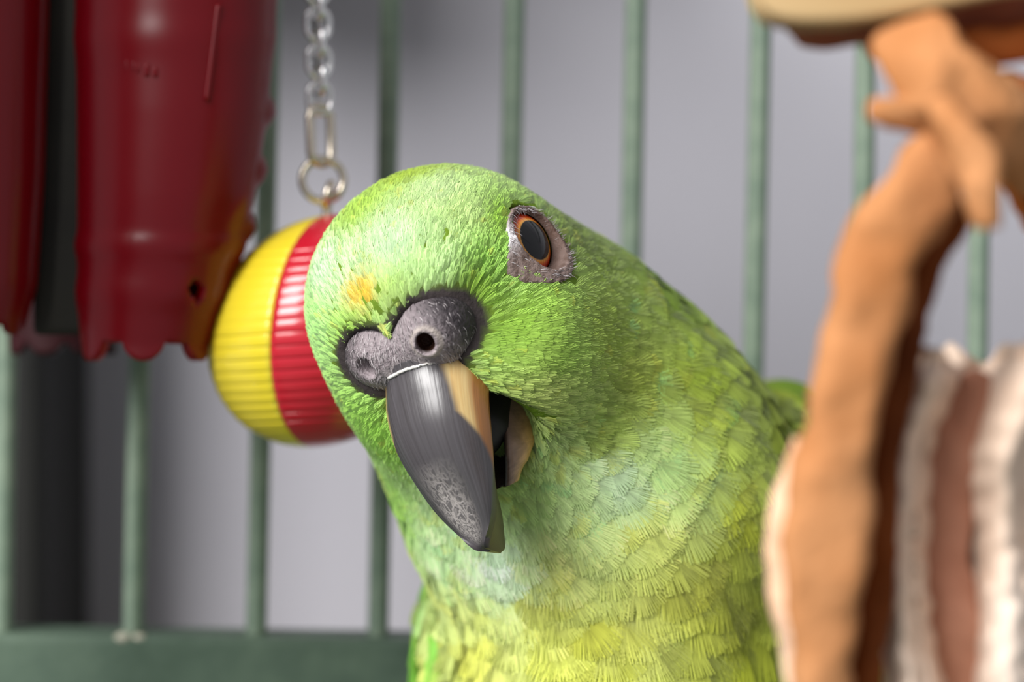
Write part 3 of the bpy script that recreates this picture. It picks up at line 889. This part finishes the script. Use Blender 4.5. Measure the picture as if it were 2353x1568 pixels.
# sparse bristles on the skin round the eye
ev = bpy.data.objects['eyelid']
co = np.zeros(len(ev.data.vertices) * 3, np.float32); ev.data.vertices.foreach_get('co', co)
co = co.reshape(-1, 3) * 1000
cw = np.array([(ev.matrix_basis.translation + parrot.location)[i] * 1000 for i in range(3)]) - np.array([0, 0, CAMZ])
co = co + cw
rows_ = np.arange(len(co)) // 120
pick = rng.choice(np.where((rows_ > 12) & (rows_ < 33))[0], 420)
R0 = co[pick] + rng.normal(size=(420, 3)) * .15
gn = np.broadcast_to(EYE_N, R0.shape)
fl = nrm(np.cross(gn, R0 - EYE_P)) * .5 - F_ * .6 - U_ * .5
fl = nrm(fl - gn * (fl * gn).sum(1)[:, None])
cb = np.array([srgb(214, 208, 210), srgb(120, 100, 92), srgb(170, 158, 156)])[rng.integers(0, 3, 420)]
bristles('eye_bristles', R0, gn, fl, 1.3, .09, cb, ev, 'fine pale bristles on the skin round the eye')

# ------------------------------------------------------------------ perch and feet (below the frame)
M_perch = mat_noise('perch_wood', srgb(120, 86, 52), srgb(160, 120, 78), 40, rough=.8, bump=.4, stretch=(.2, 1, 1))
n = 60
P = np.c_[np.linspace(-140, 160, n), 398 + 2 * np.sin(np.linspace(0, 9, n)), -166 + 1.5 * np.sin(np.linspace(0, 7, n))]
V, F = tube(P, 11 + .8 * np.sin(np.linspace(0, 20, n)), 20)
o = mesh('perch', V, F, M_perch); o['label'] = 'round brown wooden perch under the parrot'; o['category'] = 'perch'
M_foot = mat_noise('foot_scales', srgb(120, 110, 104), srgb(150, 140, 130), 500, rough=.6, bump=.5)
for fx in (2, 38):
    bodyp = np.array([fx, 398, -142.])
    V, F = tube([bodyp + [0, 0, 14], bodyp, bodyp + [0, 0, -9]], [7, 5, 4.5], 14)
    leg = mesh('leg', V, F, M_foot, parrot)
    for dx, sgn in ((-6, -1), (4, -1), (-4, 1), (6, 1)):
        a = np.linspace(0.1, 1.9, 14)
        path = np.c_[np.full(14, fx) + dx * np.linspace(.3, 1.4, 14), 398 + sgn * 14 * np.sin(a), -166 + 15 * np.cos(a)]
        V, F = tube(path, np.linspace(3.4, 1.6, 14), 10)
        mesh('toe', V, F, M_foot, leg)

# ------------------------------------------------------------------ ball on a chain
BALLD = 405.0
bc = W(748, 761, BALLD); br = 255 * BALLD / FPX
ball = empty('toy_ball', bc - [0, 0, br], 'round yellow and red ribbed plastic ball hanging from the chain', 'ball')
tilt = math.radians(-4.0)
def ball_half(name, a0, a1, mat, label):
    nt_, npn = 240, 60
    th = np.linspace(0.02, math.pi - .02, nt_); ph = np.linspace(a0, a1, npn)
    rib = 0.15 * np.abs(np.sin(th * 30)) * np.clip((th - .62) / .15, 0, 1) * np.clip((2.62 - th) / .15, 0, 1)
    r = (br - .5 + rib)[:, None]
    x = r * np.sin(th)[:, None] * np.sin(ph)[None]; y = -r * np.sin(th)[:, None] * np.cos(ph)[None]; z = (r * np.cos(th)[:, None]) * np.ones_like(ph)[None]
    x, z = x * math.cos(tilt) - z * -math.sin(tilt) * -1, z * math.cos(tilt) + x * -math.sin(tilt)
    P = bc + np.stack([x, y, z], -1)
    o = mesh(name, P.reshape(-1, 3), grid_faces(nt_, npn), mat, ball, label=label)
    md = o.modifiers.new('shell', 'SOLIDIFY'); md.thickness = .0016; md.offset = -1
    return o
SEAM = math.radians(-21)
ball_half('half_shell', SEAM - math.pi, SEAM, M_yel, 'yellow half of the ball')
ball_half('half_shell', SEAM, SEAM + math.pi, M_redp, 'red half of the ball')
top = bc + [0.3, 0, br]
V, F = tube(catmull([top + [0, 0, -3], top + [0, 0, 1.5], top + [0.2, 0, 3.4]], 12), .95, 12)
mesh('eye_pin', V, F, M_nickel, ball)
a = np.linspace(0, 2 * np.pi, 28, endpoint=False)
V, F = torus_path(np.c_[top[0] + .2 + np.sin(a) * .6, top[1] + np.cos(a) * 2.2, top[2] + 5.0 + np.sin(a) * 2.2], .8)
mesh('eye_loop', V, F, M_nickel, ball)

chain = empty('chain', W(742, 415, BALLD), 'silver metal chain holding up the yellow and red ball', 'chain')
def link(name, c, hl, hw, wire, rot, mat, tiltx=0):
    a = np.linspace(0, 2 * np.pi, 40, endpoint=False)
    st = max(hl - hw, 0)
    lx = hw * np.cos(a); lz = hw * np.sin(a) + np.sign(np.sin(a)) * st
    if st == 0: lz = hl * np.sin(a)
    x = lx * math.cos(rot); y = lx * math.sin(rot)
    P = c + np.stack([x + lz * tiltx, y, lz], -1)
    V, F = torus_path(P, wire, 12)
    mesh(name, V, F, mat, chain)
mm = BALLD / FPX
link('ring', W(742, 414, BALLD), 48 * mm, 48 * mm, .82, math.radians(14), M_nickel)
link('link', W(737, 311, BALLD), 66 * mm, 28 * mm, .95, math.radians(38), M_nickel, tiltx=-.03)
zc = W(735, 226, BALLD)
pitch = 42.5 * mm
k = 0
while zc[2] + k * pitch < 134:
    c = zc + np.array([-.28 * k * .35, 0, k * pitch])
    link('link', c, 36 * mm, 27 * mm, .62, math.radians(24 + (92 if k % 2 else 0)), M_steel)
    k += 1

# ------------------------------------------------------------------ red plastic toy at the left
M_cup, nt, b = material('translucent_red_plastic')
def N(t): return nt.nodes.new(t)
b.inputs['Base Color'].default_value = (*srgb(104, 0, 16), 1); b.inputs['Roughness'].default_value = .28
tc = N('ShaderNodeTexCoord'); nz_ = N('ShaderNodeTexNoise'); nz_.inputs['Scale'].default_value = 40; nt.links.new(tc.outputs['Object'], nz_.inputs['Vector'])
bp = N('ShaderNodeBump'); bp.inputs['Strength'].default_value = .15; bp.inputs['Distance'].default_value = .001
nt.links.new(nz_.outputs['Fac'], bp.inputs['Height']); nt.links.new(bp.outputs[0], b.inputs['Normal'])
tr = N('ShaderNodeBsdfTranslucent'); tr.inputs['Color'].default_value = (*srgb(255, 60, 8), 1)
mx = N('ShaderNodeMixShader'); mx.inputs[0].default_value = .32
nt.links.new(b.outputs[0], mx.inputs[1]); nt.links.new(tr.outputs[0], mx.inputs[2]); nt.links.new(mx.outputs[0], nt.nodes['Material Output'].inputs['Surface'])

toy = empty('hanging_toy', W(300, 780, 400), 'dark red scalloped plastic cups hanging beside the yellow and red ball', 'bird toy')
def cup(name, ys, cx, hw, D, bulge, yb, teeth, tamp, edge_teeth, mat, hole=None, bands=(), label=None):
    nr, nc = 130, 110
    th = np.radians(np.linspace(-104, 104, nc))
    y0 = ys[0]
    rows = []
    bott = yb + tamp * np.clip(np.max([1 - ((th - math.radians(t)) / math.radians(20)) ** 2 for t in teeth], 0), 0, 1) ** .6 if teeth else np.full(nc, yb)
    t = np.linspace(0, 1, nr)
    Y = y0 + (bott - y0)[None] * t[:, None]
    c = np.interp(Y, ys, cx); h = np.interp(Y, ys, hw)
    s = np.sin(th)[None]; cz = np.cos(th)[None]
    ring = sum(a * np.exp(-((Y - yy) / wd) ** 2) for yy, wd, a in bands) if len(bands) else 0
    flare = sum(e * np.exp(-((Y - yy) / 22) ** 2) for yy, e in edge_teeth) if len(edge_teeth) else 0
    x = c + (h + ring) * s + flare * np.clip((np.abs(th)[None] - 1.35) / .3, 0, 1) * (s > 0)
    d = D - (h + ring) * mm * bulge * cz
    P = W(x, Y, d)
    Fg = grid_faces(nr, nc)
    if hole:
        hx, hy, ha, hb = hole
        cx_ = x.ravel()[Fg].mean(1); cy_ = Y.ravel()[Fg].mean(1)
        Fg = Fg[((cx_ - hx) / ha) ** 2 + ((cy_ - hy) / hb) ** 2 > 1]
    o = mesh(name, P.reshape(-1, 3), Fg, mat, toy, label=label)
    md = o.modifiers.new('shell', 'SOLIDIFY'); md.thickness = .0022; md.offset = -1
    return o
cup('cup', [-760, 0, 250, 450, 600, 700, 790], [415, 405, 397, 382, 364, 346, 334], [222, 206, 194, 178, 160, 142, 122], 398, .85, 784, [-62, 0, 62], 46,
    [(255, 20), (390, 22), (520, 22), (640, 8)], M_cup, hole=(441, 663, 15, 22), bands=[(88, 40, 4), (565, 22, 7), (672, 30, 5)], label='dark red plastic cup with a scalloped rim and a small hole')
cup('cup', [-760, 0, 400, 650, 760], [-30, -25, -32, -40, -50], [115, 112, 108, 100, 78], 402, .85, 742, [-60, 0, 60], 26, [], M_cup, label='dark red plastic cup')
cup('cup', [-760, 0, 500, 800], [150, 150, 148, 146], [118, 116, 114, 100], 438, .5, 792, [-70, -20, 30, 75], 24, [], M_cupshade, label='red plastic cup with its shade put into the colour')
# moulded ridge and worn raised marks on the face of the large cup
def cup_face(x, y):
    c = np.interp(y, [-760, 0, 250, 450], [415, 405, 397, 382]); h = np.interp(y, [-760, 0, 250, 450], [222, 206, 194, 178])
    return W(x, y, 398 - h * mm * .85 * np.sqrt(np.maximum(1 - ((x - c) / h) ** 2, .02)) - 2.3)
yy = np.linspace(10, 232, 20)
V, F = tube(cup_face(np.interp(yy, [10, 232], [502, 474]), yy), .55, 8)
mesh('ridge', V, F, M_cup, toy)
for x, y, hl, r in ((275, 152, 9, .4), (292, 150, 10, .4), (307, 153, 10, .4), (318, 156, 10, .45), (338, 161, 14, .6), (357, 166, 10, .5)):
    yy = np.linspace(y - hl, y + hl, 6)
    V, F = tube(cup_face(np.full(6, float(x)), yy), r, 8)
    mesh('raised_mark', V, F, M_cup, toy)
for cxp, hwp, yt in ((372, 190, 740),):
    V, F = rbox(W(cxp - hwp, 0, 402)[0], W(cxp + hwp - 97, 0, 402)[0], 399, 401, W(0, yt, 402)[2], 128, .8)
    mesh('hole_backing', V, F, M_dark, toy, smooth=False)  # dark plate added behind the hole so the cup inside stays dark
V, F = rbox(*(W(84, 0, 408)[0], W(208, 0, 408)[0]), 404, 412, W(0, 770, 408)[2], 128, 1.6)
mesh('back_strip', V, F, M_dark, toy, smooth=False, label='charcoal strip between the cups')

# ------------------------------------------------------------------ leather toy at the right, nearer than the bird
M_l1 = mat_noise('suede_tan', srgb(172, 112, 66), srgb(200, 142, 96), 55, rough=.85, spec=.15, bump=.5, bscale=260, bdist=.0012, lo=.3, hi=.7)
M_l2 = mat_noise('suede_pale', srgb(226, 178, 142), srgb(240, 206, 180), 60, rough=.85, spec=.15, bump=.4, bscale=260)
M_l3 = mat_noise('suede_shade', srgb(88, 40, 14), srgb(120, 60, 24), 70, rough=.85, spec=.1, bump=.4, bscale=260)
M_l4 = mat_noise('suede_rust', srgb(168, 84, 36), srgb(196, 108, 52), 60, rough=.85, spec=.15, bump=.4, bscale=260)
M_l5 = mat_noise('rawhide_brown', srgb(158, 106, 84), srgb(184, 132, 108), 40, rough=.8, spec=.15, bump=.4, bscale=200)
M_wood = mat_noise('pale_wood', srgb(186, 152, 104), srgb(206, 176, 130), 30, rough=.75, bump=.3, stretch=(.35, 1, 2.5), c3=srgb(196, 164, 116))
M_bark = mat_noise('bark', srgb(110, 52, 34), srgb(140, 74, 48), 80, rough=.9, bump=.6)
M_raw = mat_noise('rawhide', srgb(206, 178, 156), srgb(236, 220, 206), 26, rough=.6, spec=.3, bump=.5, bscale=90, bdist=.002, stretch=(1, 1, .5), c3=srgb(224, 200, 180), lo=.3, hi=.7)

leather = empty('leather_toy', W(1900, 1568, 255), 'knotted tan suede strap toy hanging below a pale wooden block', 'bird toy')
def ribbon(name, pts, thick, mat, parent, roll=0, seed=0, wob=.6, n=70, nexp=3.2, label=None):
    """pts: px, py, distance, half width px"""
    Q = catmull(pts, n)
    P = W(Q[:, 0], Q[:, 1], Q[:, 2]); hw = Q[:, 3] * Q[:, 2] / FPX
    T = nrm(np.gradient(P, axis=0)); vw = nrm(P)
    Wd = nrm(np.cross(T, vw)); Nn = np.cross(Wd, T)
    r = np.radians(np.broadcast_to(roll, (n,)))[:, None]
    Wr = Wd * np.cos(r) + Nn * np.sin(r); Nr = -Wd * np.sin(r) + Nn * np.cos(r)
    a = np.linspace(0, 2 * np.pi, 36, endpoint=False)
    cx = np.sign(np.cos(a)) * np.abs(np.cos(a)) ** (2 / nexp); cy = np.sign(np.sin(a)) * np.abs(np.sin(a)) ** (2 / nexp)
    endr = np.clip(np.minimum(np.arange(n), np.arange(n)[::-1]) / 4, 0, 1)[:, None, None] ** .5 * .5 + .5
    S = P[:, None] + (cx[None, :, None] * hw[:, None, None] * Wr[:, None] + cy[None, :, None] * (thick / 2) * Nr[:, None]) * endr
    fl = S.reshape(-1, 3)
    S = (fl + np.stack([vnoise(fl, 9, seed + i) for i in range(3)], -1) * wob + np.stack([vnoise(fl, 3, seed + 5 + i) for i in range(3)], -1) * wob * .25).reshape(S.shape)
    V, F = capped_tube(S)
    return mesh(name, V, F, mat, parent, label=label)
ribbon('strap', [(2215, 300, 252, 62), (2110, 430, 250, 84), (2030, 560, 250, 90), (1992, 700, 250, 86), (1962, 850, 250, 82), (1932, 1000, 250, 84), (1910, 1130, 250, 92), (1895, 1250, 250, 96), (1885, 1400, 251, 86), (1885, 1568, 252, 66), (1890, 1900, 254, 60)], 7, M_l1, leather, roll=8, seed=1, label='long tan suede strap')
ribbon('strap', [(1845, 1010, 257, 16), (1822, 1130, 256, 36), (1812, 1250, 255, 42), (1818, 1400, 256, 38), (1842, 1568, 258, 34), (1860, 1900, 258, 30)], 5, M_l2, leather, roll=-20, seed=2, label='pale pinkish flesh side of the strap')
ribbon('strap', [(2195, 460, 258, 44), (2130, 585, 257, 46), (2085, 720, 256, 44), (2052, 860, 256, 42), (2032, 1000, 256, 40), (2016, 1200, 256, 40), (1992, 1400, 256, 42), (1968, 1600, 257, 44), (1960, 1900, 258, 44)], 6, M_l3, leather, roll=30, seed=3, label='dark ribbon for the shaded side of the strap')  # shadow side of the tan strap, painted as a darker ribbon
ribbon('knot_wrap', [(2095, 70, 254, 74), (2155, 170, 248, 104), (2250, 262, 248, 104), (2370, 345, 256, 96), (2470, 420, 264, 80)], 9, M_l1, leather, roll=-10, seed=4, wob=1.0, label='tan suede wrapped round the knot')
ribbon('strap_end', [(2012, 258, 252, 32), (2080, 258, 250, 38), (2150, 262, 250, 40), (2230, 300, 254, 34)], 7, M_l1, leather, seed=5, label='stubby cut end of the strap')
ribbon('strap_end', [(2150, 250, 246, 40), (2215, 340, 243, 44), (2255, 430, 242, 38), (2268, 512, 243, 26)], 7, M_l1, leather, roll=15, seed=6, label='short tail hanging from the knot')
ribbon('knot_wrap', [(2310, 180, 262, 60), (2345, 310, 264, 78), (2380, 440, 266, 60), (2420, 520, 268, 40)], 8, M_l4, leather, roll=25, seed=7, label='rust brown suede behind the knot')
ribbon('strap', [(1985, 84, 266, 14), (2100, 92, 264, 36), (2250, 82, 262, 52), (2420, 60, 262, 60), (2560, 40, 262, 60)], 8, M_l4, leather, roll=-30, seed=8, label='rust brown strap under the block')

def prism(outline, D0, D1, bev):
    bm = bmesh.new()
    m0 = [bm.verts.new(Vector(W(x, y, D0))) for x, y in outline]
    f = bm.faces.new(m0)
    r = bmesh.ops.extrude_face_region(bm, geom=[f])
    for v in [g for g in r['geom'] if isinstance(g, bmesh.types.BMVert)]: v.co.y += D1 - D0
    bmesh.ops.recalc_face_normals(bm, faces=bm.faces[:])
    bmesh.ops.bevel(bm, geom=[e for e in bm.edges], offset=bev, segments=4, affect='EDGES', profile=.6)
    bm.verts.index_update()
    V = np.array([v.co[:] for v in bm.verts]); F = [[v.index for v in f.verts] for f in bm.faces]
    bm.free(); return V, F
blk = empty('wood_block', W(2050, 60, 262), 'pale wooden block with dark bark along its underside above the suede knot', 'wood block')
ol = catmull([(1712, -300), (1714, -160), (1728, -40), (1762, 26), (1830, 48), (1960, 46), (2120, 24), (2300, -12), (2480, -44), (2560, -200), (2540, -640), (1720, -640)], 60)[:]
V, F = prism([tuple(p) for p in ol], 250, 258, 1.2)
mesh('block', V, F, M_wood, blk, smooth=True)
ribbon('bark', [(1800, 60, 262, 8), (1860, 68, 260, 10), (1980, 68, 258, 12), (2120, 52, 257, 16), (2300, 22, 256, 18), (2500, -10, 256, 18)], 9, M_bark, blk, roll=30, seed=11)

# pale rawhide chew at lower right: a thick folded sheet
raw = empty('rawhide_chew', W(2240, 1568, 270), 'pale crumpled rawhide chew folded behind the tan suede strap', 'chew')
def fold_sheet():
    nu, nv = 120, 100
    ys = np.linspace(0, 1, nu); xs = np.linspace(0, 1, nv)
    Yp = np.zeros((nu, nv)); Xp = np.zeros((nu, nv)); Dp = np.zeros((nu, nv))
    for j, x in enumerate(xs):
        X = 2035 + x * 520
        ytop = 838 + 16 * math.sin(x * 21) + 12 * math.sin(x * 43 + 1) - 40 * x
        Yp[:, j] = ytop + (2000 - ytop) * ys; Xp[:, j] = X
    val = np.interp(Yp, [800, 900, 1050, 1250, 1400, 1600, 2000], [2262, 2235, 2185, 2168, 2185, 2200, 2200])
    dd = (Xp - val)
    Dp = 265 - 9 * np.exp(-((dd + 105) / 62) ** 2) + 5 * np.exp(-(dd / 70) ** 2) - 10 * np.exp(-((dd - 130) / 75) ** 2)
    Dp += 3.0 * np.sin((Yp - 1130 + .9 * dd) / 120) * np.clip((dd - 20) / 60, 0, 1) + 1.3 * vnoise(W(Xp, Yp, 268.).reshape(-1, 3), 9, 41).reshape(Xp.shape) + .7 * vnoise(W(Xp, Yp, 268.).reshape(-1, 3), 3.5, 42).reshape(Xp.shape)
    top = np.clip((Yp - 838) / 60, 0, 1); Dp += (1 - top) ** 2 * 5
    return W(Xp, Yp, Dp).reshape(-1, 3), grid_faces(nu, nv)
V, F = fold_sheet()
o = mesh('rawhide_sheet', V, F, M_raw, raw)
md = o.modifiers.new('thick', 'SOLIDIFY'); md.thickness = .004; md.offset = 1
ribbon('rawhide_strip', [(2265, 860, 268, 52), (2225, 960, 266, 66), (2182, 1080, 265, 64), (2166, 1250, 265, 62), (2190, 1420, 265, 70), (2215, 1600, 267, 70), (2215, 2000, 267, 70)], 3, M_l5, raw, seed=14, label='brown strip lying in the fold')

# cords that hold the block and the chew to the cage roof
M_cord = mat_noise('hemp_cord', srgb(150, 120, 84), srgb(176, 146, 106), 300, rough=.9, bump=.5)
for x0 in (1800, 2420):
    a = W(x0, -620, 254); V, F = tube(catmull([a, a + [0, .5, 28], [a[0], 255, 131]], 16), 1.3, 10)
    mesh('cord', V, F, M_cord, blk)
a = W(2530, 812, 272); b_ = W(2500, -90, 256)
V, F = tube(catmull([a + [0, 0, -3], a + [0, -4, 12], (a + b_) / 2, b_], 20), 1.2, 10)
mesh('cord', V, F, M_cord, raw)

# unseen wooden board added above the frame; its bracket throws the soft brownish shadow beside the chain
shadow_shelf = empty('added_shelf', (-60, 640, 104), 'unseen brown board and bracket added to cast a shadow on the wall', 'shadow_shelf')
M_shelf = mat_noise('shelf_wood', srgb(120, 78, 50), srgb(146, 100, 66), 12, rough=.6, bump=.3, stretch=(.2, 1, 1))
V, F = rbox(-122, -66, 546, 590, 117, 172, 4)
mesh('bracket', V, F, M_shelf, shadow_shelf)
V, F = rbox(-180, 10, 528, 640, 170, 182, 2)
mesh('board', V, F, M_shelf, shadow_shelf, smooth=False)
